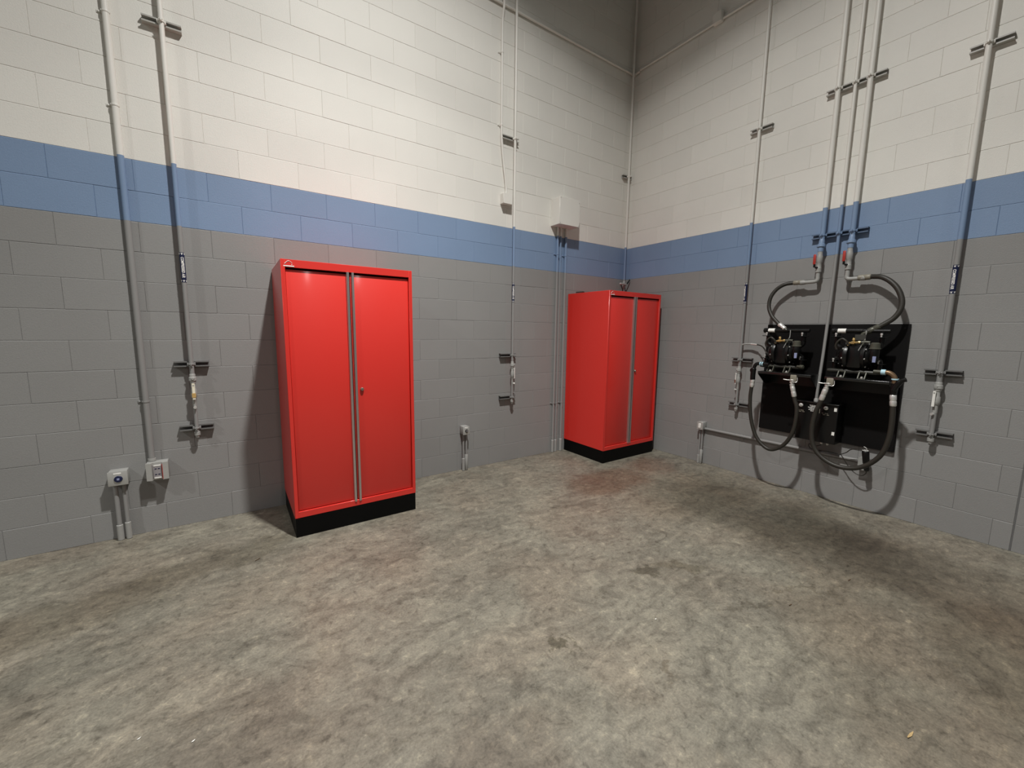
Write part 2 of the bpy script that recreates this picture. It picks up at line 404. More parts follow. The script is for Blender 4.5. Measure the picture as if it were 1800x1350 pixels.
# ------------------------------------------------------------------ pipes
SD = .041                                                # depth of a strut channel
def strut(side, u0, u1, z, label, clamps, rad, group='strut channels on the walls'):
    """slotted C channel screwed flat to the wall; clamps = offsets of pipe clamps"""
    mid = (u0+u1)/2
    t = on_wall(side, mid, z, 'strut_channel', label, 'bracket', group)
    L2 = abs(u1-u0)/2; h = .0205; k = .0027; lip = .0095
    pf = [(-.0005, -h), (-SD, -h), (-SD, -h+lip), (-SD+.007, -h+lip), (-SD+.007, -h+lip-k), (-SD+k, -h+lip-k), (-SD+k, -h+k), (-.004, -h+k),
          (-.004, h-k), (-SD+k, h-k), (-SD+k, h-lip+k), (-SD+.007, h-lip+k), (-SD+.007, h-lip), (-SD, h-lip), (-SD, h), (-.0005, h)]
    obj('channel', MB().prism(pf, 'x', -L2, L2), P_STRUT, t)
    for cu, rd in zip(clamps, rad if isinstance(rad, (list, tuple)) else [rad]*len(clamps)):
        x = (mid-cu) if side == 'L' else (cu-mid)
        m_ = MB()
        yc = -SD-rd
        m_.ring((x, yc, 0), rd+.0025, .0028, 'z', 20, 6, (1, 1, 2.6))
        m_.box(x-.0045, x+.0045, yc-rd-.020, yc-rd-.001, -.009, .009, .001)
        m_.cyl((x-.012, yc-rd-.013, 0), (x+.012, yc-rd-.013, 0), .0035, n=8)
        m_.box(x-rd-.010, x-rd+.001, -SD-.016, -SD+.001, -.010, .010, .001).box(x+rd-.001, x+rd+.010, -SD-.016, -SD+.001, -.010, .010, .001)
        obj('pipe_clamp', m_, P_METAL, t)
    return t
def text_mesh(txt, size):
    cu = bpy.data.curves.new('t', 'FONT'); cu.body = txt; cu.size = size; cu.align_x = 'CENTER'; cu.align_y = 'CENTER'; cu.offset = size*.03
    o = bpy.data.objects.new('t', cu); C.objects.link(o)
    dg = bpy.context.evaluated_depsgraph_get(); me = bpy.data.meshes.new_from_object(o.evaluated_get(dg))
    bpy.data.objects.remove(o); bpy.data.curves.remove(cu); return me
def pipe_label(par, rd, yc, z0, z1, turn, zb):
    """navy wrap-round marker with white wording that reads downwards; turn = angle round the pipe"""
    lb = obj('pipe_marker', MB().lathe((0, yc, z0-zb), (0, yc, z1-zb), [(0, rd+.0006), (1, rd+.0006)], 28), NAVY, par, 'navy pipe marker with white wording')
    me = text_mesh('COMPRESSED AIR', .0250); R = rd+.0011; ln = max(v.co.x for v in me.vertices)-min(v.co.x for v in me.vertices)
    sc = .145/ln
    bm = bmesh.new(); bm.from_mesh(me); bmesh.ops.subdivide_edges(bm, edges=bm.edges[:], cuts=1); bmesh.ops.triangulate(bm, faces=bm.faces[:])
    for v in bm.verts:
        a = turn+v.co.y/R*1.0; z = (z0+z1)/2-zb-v.co.x*sc
        v.co = Vector((math.sin(a)*R, yc-math.cos(a)*R, z))
    bm.to_mesh(me); bm.free(); me.materials.clear(); me.materials.append(WHITEP)
    o = bpy.data.objects.new('wording', me); C.objects.link(o); o.parent = lb
    for zz in (z0+.010, z1-.010):
        ar = MB()
        for i in range(6):
            a = turn+i*PI/3
            p = [(a+s*.3, zz-zb+q) for s, q in ((-1, .007), (1, .007), (1, 0), (0, -.008), (-1, 0))]
            ar.bm.faces.new([ar.bm.verts.new((math.sin(b_)*R, yc-math.cos(b_)*R, q)) for b_, q in p])
        obj('arrow_band', ar, WHITEP, lb)
def air_drop(side, uu, rd, label, turn, handle, turn_v, group=None, taped=None):
    """compressed air drop: pipe, marker, tee, ball valve with lever, petcock, lower leg, cap"""
    zb = .690
    t = on_wall(side, uu, zb, 'air_pipe', label, 'pipe', 'compressed air drops')
    yc = -SD-rd; Z = lambda z: z-zb
    p = MB().cyl((0, yc, Z(1.15)), (0, yc, H*B-zb), rd, n=20)
    obj('pipe', p, P_METAL, t)
    pipe_label(t, rd, yc, 1.838, 2.047, turn, zb)
    f = MB().lathe((0, yc, Z(1.175)), (0, yc, Z(1.105)), [(0, rd+.001), (.08, rd+.004), (.3, rd+.004), (.38, rd+.009), (.72, rd+.010), (.8, rd+.004), (1, rd+.003)], 20)
    f.lathe((0, yc, Z(1.14)), (.028*math.sin(turn_v), yc-.028*math.cos(turn_v), Z(1.14)), [(0, rd*.8), (.8, rd*.8), (1, rd*.6)], 14)
    obj('union', f, GREYP, t)
    v = MB().lathe((0, yc, Z(1.11)), (0, yc, Z(.935)), [(0, rd*.95), (.25, rd*.95), (.3, rd*1.25), (.5, rd*1.35), (.62, rd*1.25), (.66, rd*.9), (1, rd*.9)], 20)
    obj('valve_body', v, GREYP, t)
    sx, sy = math.sin(turn_v), -math.cos(turn_v)
    e = Vector((math.cos(turn_v), math.sin(turn_v), 0))
    hb = MB(); hd = rd+.014
    def plate(z0, z1, wd, off, m_, name, par, lab=None):
        q = MB(); c = Vector((sx*off, yc+sy*off, 0)); nn = Vector((sx, sy, 0))*.003
        vs = [c+e*s*wd+nn*k+Vector((0, 0, Z(z))) for k in (-1, 1) for s, z in ((-1, z0), (1, z0), (1, z1), (-1, z1))]
        b8 = [q.bm.verts.new(x) for x in vs]
        for fc in ((0, 1, 2, 3), (4, 5, 6, 7), (0, 1, 5, 4), (1, 2, 6, 5), (2, 3, 7, 6), (3, 0, 4, 7)): q.bm.faces.new([b8[i] for i in fc])
        return obj(name, q, m_, par, lab)
    hl = plate(.985, 1.105, .0085, hd, handle[0], 'valve_handle', t, handle[1])
    if taped: plate(1.0, 1.032, .012, hd+.003, taped, 'tape', hl)
    st = MB().cyl((0, yc, Z(1.09)), (sx*(hd+.004), yc+sy*(hd+.004), Z(1.09)), .006, n=10)
    obj('handle_stem', st, GALV, t)
    pk = MB().lathe((0, yc, Z(.925)), (sx*.034, yc+sy*.034, Z(.925)), [(0, .008), (.6, .008), (.62, .011), (1, .010)], 12)
    obj('petcock', pk, STEEL, t, 'small bright drain petcock')
    lo = MB().cyl((0, yc, Z(.94)), (0, yc, Z(.70)), rd*.85, n=18)
    obj('drain_leg', lo, P_METAL, t)
    cp = MB().lathe((0, yc, Z(.735)), (0, yc, Z(.692)), [(0, rd*.9), (.05, rd+.004), (.6, rd+.004), (.7, rd*.9), (1, rd*.8)], 18)
    obj('end_cap', cp, GREYP, t)
    return t
air_drop('L', 4.778, .0148, 'left wall air pipe left of the red cabinet, orange tape on its valve', .07, (CREAM, 'cream lever tag'), .05, taped=ORANGE)
air_drop('L', 1.893, .0140, 'thin air pipe on the left wall between the two red cabinets', -.6, (WHITEP, 'white lever'), .75)
air_drop('R', 1.665, .0140, 'air pipe on the right wall just left of the black pump board', -.45, (WHITEP, 'white lever tag'), -.85, taped=RUST)
air_drop('R', 3.172, .0170, 'rightmost air pipe, on the right wall beyond the pump board', -.20, (WHITEP, 'white lever tag'), -.35)
for side, uc, rd, where in (('L', 4.778, .0148, 'left wall pipe left of the cabinet'), ('L', 1.893, .014, 'thin left wall pipe between the cabinets'),
                     ('R', 1.665, .014, 'pipe left of the pump board'), ('R', 3.172, .017, 'rightmost pipe beyond the pump board')):
    off = .045 if (side == 'L' and uc < 3) else (0. if side == 'L' else .008)
    for z, nm in ((3.545, 'high strut channel on the '), (1.247, 'strut channel above the valve, '), (.765, 'lowest strut channel, below the valve, ')):
        if side == 'L': strut(side, uc+off-.104, uc+off+.104, z, nm+where, [uc], rd)
        else: strut(side, uc+off-.104, uc+off+.104, z, nm+where, [uc], rd)

def strap_clamp(par, yc, z, rd, side=-1, m_=P_METAL):
    q = MB().ring((0, yc, z), rd+.001, .0022, 'z', 18, 6, (1, 1, 3.2))
    x0 = side*(rd+.001)
    q.box(min(x0, x0+side*.028), max(x0, x0+side*.028), -.004, -.0005, z-.009, z+.009, .001)
    q.box(min(x0, x0+side*.004), max(x0, x0+side*.004), yc-.002, -.001, z-.008, z+.008)
    q.lathe((x0+side*.016, -.0035, z), (x0+side*.016, -.011, z), [(0, .007), (.7, .007), (1, .004)], 8)
    obj('strap_clamp', q, m_, par)
def conduit(side, uu, z0, z1, rd, yc, label, clamps=(), coupling=(), top_box=None, cs=-1, path=None, group=None):
    t = on_wall(side, uu, z0, 'conduit', label, 'conduit', group)
    q = MB()
    if path: q.tube([(p[0], yc-(p[2] if len(p) > 2 else 0), p[1]-z0) for p in path], rd, 16)
    else: q.cyl((0, yc, 0), (0, yc, z1-z0), rd, n=18)
    obj('pipe', q, P_METAL, t)
    for z in clamps: strap_clamp(t, yc, z-z0, rd, cs)
    for a, b_ in coupling:
        obj('coupling', MB().lathe((0, yc, a-z0), (0, yc, b_-z0), [(0, rd+.001), (.03, rd+.005), (.97, rd+.005), (1, rd+.001)], 18), GREYP, t)
    return t
T = H*B
conduit('L', 5.056, .545, T, .0185, -.024, 'thick conduit running up the wall from the duplex socket box', (.985, 2.955, 3.51, 5.2), [(.545, .565)])
# conduit that ends at the small white box high on the wall
conduit('L', 2.045, 2.975, T, .0125, -.022, 'thin conduit curving down to the small white box',
        (3.655, 4.35, 5.6), path=[(.065, 2.97), (.065, 3.03), (.055, 3.12), (.035, 3.25), (.012, 3.42), (.001, 3.55), (0, 3.66), (0, 4.3), (0, 4.6), (0, 4.70, .012), (0, 4.76, .027), (0, 4.84, .027), (0, 4.9, .012), (0, 5.0), (0, 5.8), (0, T)])
# three conduits from the large box to the floor
for uu, rd, cz, nm in ((1.238, .0135, 2.435, 'left conduit of the three below the large white box'),
                       (1.192, .0115, 2.405, 'middle conduit of the three below the large white box'),
                       (1.108, .0150, 2.43, 'right conduit of the three below the large white box')):
    conduit('L', uu, 0, 2.75, rd, -.022, nm, (cz, .63), [(0, .16)], group='conduits below the large white box')
conduit('L', 5.262, 0, .43, .0135, -.040, 'left conduit stub below the blue-ringed socket', (), [(0, .115)], group='conduit stubs at the floor')
conduit('L', 5.218, 0, .43, .0120, -.040, 'right conduit stub below the blue-ringed socket', (), [(0, .125)], group='conduit stubs at the floor')
conduit('L', 2.513, 0, .42, .0115, -.040, 'left conduit stub below the socket between the cabinets', (), [(0, .14)], group='conduit stubs at the floor')
conduit('L', 2.477, 0, .42, .0120, -.040, 'right conduit stub below the socket between the cabinets', (), [(0, .18)], group='conduit stubs at the floor')
conduit('R', 1.271, 0, .43, .0105, -.040, 'left conduit stub below the white switch box on the right wall', (), [(0, .10)], group='conduit stubs at the floor')
conduit('R', 1.300, 0, .43, .0115, -.040, 'right conduit stub below the white switch box on the right wall', (), [(0, .17)], group='conduit stubs at the floor')

# pipe in the corner, its high strut and the valve above the cabinet
t = on_wall('L', .076, 0, 'air_pipe', 'pipe running down the room corner behind the cabinet', 'pipe')
obj('pipe', MB().cyl((0, -.055, 0), (0, -.055, T), .014, n=18), P_METAL, t)
v = MB().lathe((0, -.055, 2.21), (0, -.055, 2.10), [(0, .015), (.2, .02), (.5, .024), (.8, .02), (1, .015)], 16)
obj('valve_body', v, GREYP, t)
v = MB().box(-.125, .005, -.105, -.078, 2.150, 2.176, .006); obj('valve_handle', v, GALV, t, 'flat metal lever')
v = MB().tube([(0, -.085, 2.155), (.025, -.10, 2.185), (.05, -.11, 2.225)], .0085, 8); obj('lever_arm', v, BLACK, t, 'dark lever pointing up')
v = MB().tube([(-.105, -.095, 2.15), (-.07, -.10, 2.08), (-.045, -.10, 2.02), (-.04, -.09, 1.90)], .007, 8); obj('drain_tube', v, RUBBER, t, 'thin black drain tube')
strut('L', .005, .155, 3.545, 'short strut channel high in the room corner holding the corner pipe', [.076], .014)

# run of conduit round the corner high up and its box
t = thing('conduit', 'horizontal conduit high on the left wall in the dark', 'conduit', (0, 0, 4.80), 0)
q = MB().tube([(-3.2, -.020, T-4.80), (-3.2, -.020, .3), (-3.2, -.020, .1), (-3.17, -.020, .03), (-3.1, -.020, 0), (-2.9, -.020, 0), (-.20, -.020, 0), (-.12, -.020, 0), (-.05, -.022, 0), (-.024, -.05, .005), (-.022, -.11, .01)], .0125, 14)
obj('pipe', q, P_METAL, t)
for x in (-.17, -1.05, -2.6):
    obj('strap_clamp', MB().ring((x, -.020, 0), .014, .002, 'x', 18, 6, (3.2, 1, 1)).box(x-.008, x+.008, -.005, -.0005, -.035, -.012), P_METAL, t)
t = thing('conduit', 'horizontal conduit high on the right wall running to the round box', 'conduit', (0, 0, 4.82), 0)
q = MB().cyl((-.022, -.115, 0), (-.022, -1.10, 0), .0125, n=14).cyl((-.022, -1.16, 0), (-.022, -12.5, 0), .0125, n=14)
obj('pipe', q, P_METAL, t)
obj('strap_clamp', MB().ring((-.022, -1.7, 0), .014, .002, 'y', 18, 6, (1, 3.2, 1)), P_METAL, t)
t = on_wall('R', 1.13, 4.845, 'junction_box', 'round-cornered junction box high on the right wall conduit', 'junction box')
obj('box', MB().box(-.052, .052, -.055, -.001, -.055, .06, .014, 3), P_METAL, t)
obj('cover', MB().box(-.046, .046, -.060, -.055, -.049, .054, .002), P_METAL, t)

# large and small white boxes
t = on_wall('L', 1.183, 2.747, 'electrical_box', 'large white electrical box on the left wall above three conduits', 'electrical box')
obj('box', MB().box(-.152, .152, -.155, -.001, 0, .300, .002), P_METAL, t)
obj('cover', MB().box(-.1525, .1525, -.162, -.155, -.001, .301, .0015), P_METAL, t)
for x, z in ((-.142, .288), (-.142, .012), (.142, .270), (.142, .012)): obj('screw', MB().cyl((x, -.1615, z), (x, -.1645, z), .0045, n=10), GALV, t)
t = on_wall('L', 1.985, 2.87, 'junction_box', 'small white junction box on the left wall at the end of the thin conduit', 'junction box')
obj('box', MB().box(-.056, .056, -.066, -.001, 0, .105, .003), P_METAL, t)
obj('cover', MB().box(-.057, .057, -.070, -.066, -.001, .106, .001), P_METAL, t)

# ------------------------------------------------------------------ sockets and switches
def socket_round(uu, z, wd, ht, label, ringmat, side='L', dp=.085):
    t = on_wall(side, uu, z, 'socket_box', label, 'socket')
    b_ = MB().box(-wd/2, wd/2, -dp, -.001, 0, ht, .006, 2); obj('box', b_, GREYP, t)
    obj('cover_plate', MB().box(-wd/2-.003, wd/2+.003, -dp-.006, -dp, -.002, ht+.002, .004, 2), GALV, t)
    rr = min(wd, ht)*.20
    s_ = obj('socket', MB().lathe((.003, -dp-.004, ht*.46), (.003, -dp-.014, ht*.46), [(0, rr*1.15), (.6, rr*1.15), (1, rr)], 24), ringmat, t, 'round dark socket')
    obj('socket_core', MB().box(-.004, .010, -dp-.0165, -dp-.013, ht*.46-.007, ht*.46+.007, .001), BLUEGREY if ringmat is NAVY else LILAC, s_)
    obj('label_strip', MB().box(-.020, .020, -dp-.0072, -dp-.005, ht-.018, ht-.008), WHITEP, t, 'white label strip')
    return t
socket_round(5.236, .417, .100, .098, 'grey socket box with a dark blue round socket, low on the left wall', NAVY)
socket_round(2.500, .409, .072, .090, 'small grey socket box with a black round socket, low between the cabinets', BLACK, dp=.08)
# duplex socket with side wings
t = on_wall('L', 5.024, .413, 'socket_box', 'grey duplex socket box below the thick conduit on the left wall', 'socket')
obj('box', MB().box(-.060, .060, -.075, -.001, 0, .130, .005, 2), GREYP, t)
cv = MB()
cv.prism([(-.062, -.075), (-.062, -.092), (-.030, -.098), (-.026, -.080), (.026, -.080), (.030, -.098), (.062, -.092), (.062, -.075)], 'z', .002, .130)
obj('cover', cv, GALV, t)
dx = obj('socket', MB().box(-.025, .025, -.086, -.079, .016, .112, .002), LILAC, t, 'grey duplex socket face')
for zc in (.085, .043):
    for x in (-.009, .009): obj('slot', MB().box(x-.0055, x+.0055, -.0875, -.0855, zc-.003, zc+.003), NAVY, dx)
obj('label_strip', MB().box(-.020, .020, -.0885, -.0855, .104, .113), WHITEP, t, 'white label strip')
obj('label_strip', MB().box(-.020, .020, -.0885, -.0855, .014, .022), WHITEP, t, 'white label strip')
obj('edge_strip', MB().box(.0275, .0305, -.0995, -.080, .006, .118), REDH, t, 'dark red strip on the cover edge')
# switch box on the right wall
t = on_wall('R', 1.288, .412, 'switch_box', 'small grey switch box with a white plate, low on the right wall', 'switch')
obj('box', MB().box(-.035, .035, -.080, -.001, 0, .088, .005, 2), GREYP, t)
obj('cover_plate', MB().box(-.037, .037, -.085, -.080, -.001, .089, .002), GALV, t)
obj('switch_plate', MB().box(-.017, .013, -.090, -.084, .018, .072, .002), WHITEP, t, 'white rectangular switch')

# low horizontal conduit, end box, black plug
t = on_wall('R', 2.05, .415, 'conduit', 'horizontal conduit low on the right wall passing below the pump board', 'conduit')
obj('pipe', MB().cyl((-.727, -.024, .005), (.700, -.024, .013), .0145, n=16), P_METAL, t)
obj('strap_clamp', MB().ring((-.31, -.024, .008), .0155, .0022, 'x', 18, 6, (3.2, 1, 1)).box(-.318, -.302, -.005, -.0005, -.04, -.012), P_METAL, t)
t = on_wall('R', 2.785, .36, 'socket_box', 'grey socket box at the right end of the low conduit', 'socket')
obj('box', MB().box(-.035, .035, -.060, -.001, 0, .105, .006, 2), GREYP, t)
obj('cover_plate', MB().box(-.036, .036, -.064, -.060, -.001, .106, .001), GREYP, t)
t = on_wall('R', 2.805, .37, 'plug', 'black cable plug hanging in front of the low socket box', 'plug')
q = MB().lathe((.020, -.10, 0), (-.004, -.105, .175), [(0, .014), (.05, .020), (.35, .021), (.38, .024), (.9, .026), (.95, .024), (1, .018)], 18)
obj('body', q, BLACK, t)
obj('cap_ring', MB().ring((-.004, -.105, .176), .019, .0025, 'z', 20, 6), WHITEP, t, 'white ring')
obj('hook', MB().tube([(.002, -.11, .180), (.006, -.115, .195), (-.006, -.115, .205), (-.016, -.115, .208)], .003, 8), STEEL, t, 'bright wire hook')
q = MB().cyl((.018, -.10, .09), (.012, -.065, .09), .012, n=12); obj('prongs', q, BLACK, t)

# ------------------------------------------------------------------ supply pipes over the pumps
def supply(uu, rd, label):
    zb = 2.005; rdv = rd
    t = on_wall('R', uu, zb, 'oil_supply_pipe', label, 'pipe', 'supply pipes feeding the pumps')
    yc = -SD-rd; Z = lambda z: z-zb
    obj('pipe', MB().cyl((0, yc, Z(2.34)), (0, yc, T-zb), rd, n=20), P_METAL, t)
    cp = MB().lathe((0, yc, Z(2.375)), (0, yc-.012, Z(2.265)), [(0, rd), (.12, rd+.003), (.35, rd+.004), (.42, rd+.013), (.62, rd+.014), (.68, rd+.004), (1, rd+.002)], 20)
    obj('union', cp, P_METAL, t)
    yv = yc-.012
    vb = MB().lathe((0, yv, Z(2.268)), (0, yv, Z(2.10)), [(0, rd*1.0), (.2, rd*1.05), (.25, rd*1.25), (.55, rd*1.3), (.6, rd*1.05), (.85, rd), (.88, rd*1.2), (1, rd*1.15)], 20)
    obj('valve_body', vb, GREYP, t)
    hn = MB()
    hx, hy = -.030, yv-.026
    hn.box(hx-.010, hx+.012, hy-.006, hy+.004, Z(2.155), Z(2.245), .006, 2)
    hd = obj('valve_handle', hn, REDH, t, 'dark red lever sleeve')
    obj('handle_bracket', MB().box(hx-.006, hx+.006, hy-.002, yv-.005, Z(2.13), Z(2.16), .002).cyl((hx*.4, yv-.034, Z(2.125)), (0, yv, Z(2.125)), .009, n=12), BLACK, t)
    el = MB().tube([(0, yv, Z(2.105)), (0, yv, Z(2.05)), (0, yv-.002, Z(2.020)), (s_*.012, yv-.004, Z(2.006)), (s_*.05, yv-.004, Z(2.003)), (s_*.10, yv-.004, Z(2.003))], rd*.86, 16)
    el.lathe((0, yv, Z(2.105)), (0, yv, Z(2.085)), [(0, rd*1.2), (1, rd*1.2)], 18)
    obj('elbow', el, GREYP, t)
    obj('nipple', MB().lathe((s_*.09, yv-.004, Z(2.003)), (s_*.13, yv-.004, Z(2.004)), [(0, rd*.95), (.5, rd*1.15), (1, rd*1.15)], 16), GREYP, t)
    return t
s_ = -1; supply(2.303, .0190, 'left of the three thick pipes above the pumps, with a red-handled valve')
s_ = 1; supply(2.522, .0190, 'right of the three thick pipes above the pumps, with a red-handled valve')
t = on_wall('R', 2.422, .918, 'air_pipe', 'slim middle pipe running down over the pump board to the control box', 'pipe')
obj('pipe', MB().tube([(0, -.055, T-.918), (0, -.055, 1.6), (0, -.058, 1.3), (0, -.075, .9), (0, -.105, .45), (0, -.14, .16), (0, -.150, .0)], .0125, 14, 5), P_METAL, t)
obj('elbow', MB().lathe((0, -.150, .03), (0, -.151, .0), [(0, .014), (.3, .018), (1, .018)], 14), GREYP, t)
G = 'long strut channel across the three supply pipes, '
strut('R', 2.210, 2.620, 3.632, G+'high on the white band', [2.303, 2.422, 2.522], [.019, .0125, .019], 'long strut channels')
strut('R', 2.210, 2.620, 2.410, G+'painted blue above the red valves', [2.303, 2.422, 2.522], [.019, .0125, .019], 'long strut channels')

# hoses from the supply pipes to the pumps (x is depth from the wall, y along it)
def R(pts): return [(-p[0], -p[1], p[2]) for p in pts]
def hose(name, label, pts, rad, ends, group):
    """pts: (depth, along wall, height); ends: metal sleeves as (start, end, material, radius)"""
    t = thing(name, label, 'hose', (0, 0, 0), 0, group); base = Vector((-pts[0][0], -pts[0][1], pts[0][2])); t.location = base
    obj('hose', MB().tube([Vector(p)-base for p in R(pts)], rad, 14, 6), RUBBER, t)
    for nm, a, b_, m_, rd, lb in ends:
        A, Bq = [Vector(p)-base for p in R([a, b_])]
        obj(nm, MB().lathe(A, Bq, [(0, rd*.82), (.06, rd), (.42, rd), (.46, rd*.93), (.52, rd*.93), (.56, rd), (.94, rd), (1, rd*.85)], 16), m_, t, lb)
    return t
hose('oil_hose', 'upper black hose looping out left from the left red-handled valve', [(.072, 2.140, 2.008), (.076, 2.10, 2.006), (.10, 2.045, 1.995), (.115, 1.985, 1.952), (.135, 1.948, 1.877), (.148, 1.947, 1.784), (.165, 1.986, 1.70), (.18, 2.043, 1.639), (.19, 2.085, 1.60), (.20, 2.115, 1.575)], .0170,
     [('ferrule', (.072, 2.19, 2.007), (.074, 2.112, 2.007), BEIGE, .0215, 'pale crimped sleeve'), ('ferrule', (.185, 2.068, 1.618), (.20, 2.128, 1.572), STEEL, .0200, 'bright crimped sleeve')], 'upper hoses')
hose('oil_hose', 'upper black hose looping out right from the right red-handled valve', [(.075, 2.655, 2.008), (.078, 2.70, 2.008), (.10, 2.765, 1.995), (.114, 2.827, 1.953), (.127, 2.881, 1.886), (.139, 2.914, 1.799), (.151, 2.914, 1.723), (.163, 2.882, 1.657), (.18, 2.821, 1.603), (.19, 2.78, 1.575), (.20, 2.745, 1.553)], .0195,
     [('ferrule', (.073, 2.60, 2.007), (.076, 2.688, 2.008), BEIGE, .0235, 'pale crimped sleeve'), ('ferrule', (.181, 2.812, 1.597), (.195, 2.745, 1.552), OLIVE, .0235, 'grey-green crimped sleeve')], 'upper hoses')
t = thing('hose_fitting', 'bent fitting joining the left upper hose to the left pump', 'fitting', (-.20, -2.128, 1.572))
obj('elbow', MB().tube([(0, 0, 0), (0, -.018, -.012), (0, -.028, -.02)], .013, 12), OLIVE, t)
t = thing('hose_fitting', 'grey-green bent fitting joining the right upper hose to the right pump', 'fitting', (-.195, -2.747, 1.552))
obj('elbow', MB().tube([(0, 0, 0), (-.004, .02, -.012), (-.005, .032, -.024), (-.005, .034, -.05)], .017, 12), OLIVE, t)

hose('oil_hose', 'lower black hose hanging in a loop below the left pump', [(.29, 2.292, .97), (.29, 2.306, .92), (.29, 2.325, .86), (.29, 2.329, .76), (.29, 2.312, .624), (.29, 2.255, .498), (.29, 2.16, .422), (.29, 2.078, .437), (.29, 1.994, .527), (.29, 1.937, .689), (.29, 1.913, .887), (.29, 1.921, 1.06)], .0165,
     [('ferrule', (.29, 2.272, 1.050), (.29, 2.297, .955), STEEL, .0200, 'bright crimped sleeve'), ('ferrule', (.29, 1.919, 1.0), (.29, 1.924, 1.08), STEEL, .0195, 'bright crimped sleeve')], 'lower hoses')
hose('oil_hose', 'lower black hose hanging in a loop below the right pump', [(.29, 2.512, .97), (.29, 2.498, .92), (.29, 2.474, .84), (.29, 2.460, .708), (.29, 2.472, .581), (.29, 2.517, .487), (.29, 2.603, .424), (.29, 2.707, .403), (.29, 2.806, .427), (.29, 2.890, .492), (.29, 2.951, .589), (.29, 2.980, .721), (.29, 2.984, .86), (.29, 2.975, 1.02)], .0185,
     [('ferrule', (.29, 2.530, 1.055), (.29, 2.505, .955), STEEL, .0215, 'bright crimped sleeve'), ('ferrule', (.29, 2.978, .975), (.29, 2.970, 1.065), STEEL, .0215, 'bright crimped sleeve')], 'lower hoses')
def under_valve(yy, lean, label):
    t = thing('ball_valve', label, 'valve', (-.29, -yy, 1.05))
    obj('casting', MB().box(-.022, .022, -.045, .008, .045, .108, .008, 2), BEIGE, t, 'beige cast block')
    v = MB().lathe((0, 0, .060), (0, -lean*.010, -.002), [(0, .015), (.3, .019), (.45, .019), (.5, .014), (.6, .014), (.65, .020), (1, .019)], 16)
    v.box(-.026, -.010, -.026, .022, .052, .062, .002)
    obj('valve_body', v, STEEL, t)
    obj('valve_handle', MB().tube([(-.026, .012, .056), (-.034, .035, .058), (-.036, .055, .060)], .0045, 8), STEEL, t, 'bright lever')
    obj('wire_guard', MB().tube([(-.024, -.010, .045), (-.027, -.040, .040), (-.020, -.052, .052), (-.018, -.050, .085)], .003, 8), STEEL, t)
under_valve(2.262, 1, 'bright valve under the front edge of the left pump shelf')
under_valve(2.540, -1, 'bright valve under the front edge of the right pump shelf')
# suction elbows at the outer ends
t = thing('hose_fitting', 'black elbow joining the lower loop to the left pump, left of the board', 'fitting', (-.29, -1.92, 1.075))
obj('elbow', MB().tube([(0, 0, 0), (0, .001, .05), (0, -.002, .100), (0, -.012, .140), (0, -.030, .158), (0, -.055, .160)], lambda q: .0225 if q < .45 else .016, 14), BLACK, t)
obj('knuckle', MB().lathe((-.012, .004, .092), (.012, .004, .092), [(0, .018), (.2, .026), (.8, .026), (1, .018)], 18), BLACK, t)
obj('collar', MB().cyl((0, -.058, .160), (0, -.068, .160), .019, n=16).cyl((0, -.076, .160), (0, -.086, .160), .019, n=16), CYAN, t, 'pale blue collar rings')
obj('nipple', MB().cyl((0, -.050, .160), (0, -.135, .160), .0155, n=14), BLACK, t)
t = thing('hose_fitting', 'bronze elbow with pale blue collars joining the lower loop to the right pump', 'fitting', (-.29, -2.97, 1.07))
obj('elbow', MB().tube([(0, 0, .085), (0, .003, .120), (0, .018, .148), (0, .042, .164), (0, .065, .166)], .018, 14), COPPER, t)
obj('collar', MB().cyl((0, .060, .166), (0, .088, .166), .0215, n=16), CYAN, t, 'pale blue collar')
obj('collar', MB().cyl((0, 0, .112), (0, 0, .122), .023, n=16), CYAN, t, 'pale blue collar')
obj('sleeve', MB().lathe((0, 0, -.005), (0, 0, .085), [(0, .019), (.4, .023), (1, .024)], 16), BLACK, t)
obj('valve_handle', MB().tube([(-.01, .002, .03), (-.012, -.018, .075), (-.014, -.040, .110), (-.014, -.066, .122)], lambda q: .020 if q < .6 else .017, 12), BLACK, t, 'black angled lever grip')
obj('nipple', MB().cyl((0, .085, .166), (0, .135, .166), .0155, n=14), OLIVE, t)

# ------------------------------------------------------------------ pump board
bd = on_wall('R', 2.431, .555, 'backboard', 'large square black mounting board on the right wall behind the pumps', 'board')
obj('board', MB().box(-.531, .531, -.030, -.001, 0, 1.062, .002), BLACKM, bd)
for x in (-.50, 0, .50):
    for z in (.04, 1.03): obj('screw', MB().cyl((x, -.030, z), (x, -.034, z), .007, n=10), BLACK, bd)
def shelf(u0, u1, label):
    t = on_wall('R', (u0+u1)/2, 1.165, 'pump_shelf', label, 'shelf', 'pump shelves'); h = (u1-u0)/2
    obj('shelf_plate', MB().box(-h, h, -.300, -.031, -.006, 0, .0012), BLACK, t)
    obj('front_lip', MB().box(-h, h, -.308, -.300, -.022, .001, .0035, 3), EDGE, t)
    for x in (-h, h-.004): obj('gusset', MB().prism([(-.031, -.006), (-.300, -.006), (-.300, -.030), (-.150, -.13), (-.031, -.13)], 'x', x, x+.004), BLACK, t)
    obj('mounting_plate', MB().box(-h, h, -.036, -.031, -.13, -.006), BLACK, t)
shelf(1.970, 2.415, 'black shelf bracket carrying the left pump')
shelf(2.515, 2.945, 'black shelf bracket carrying the right pump')
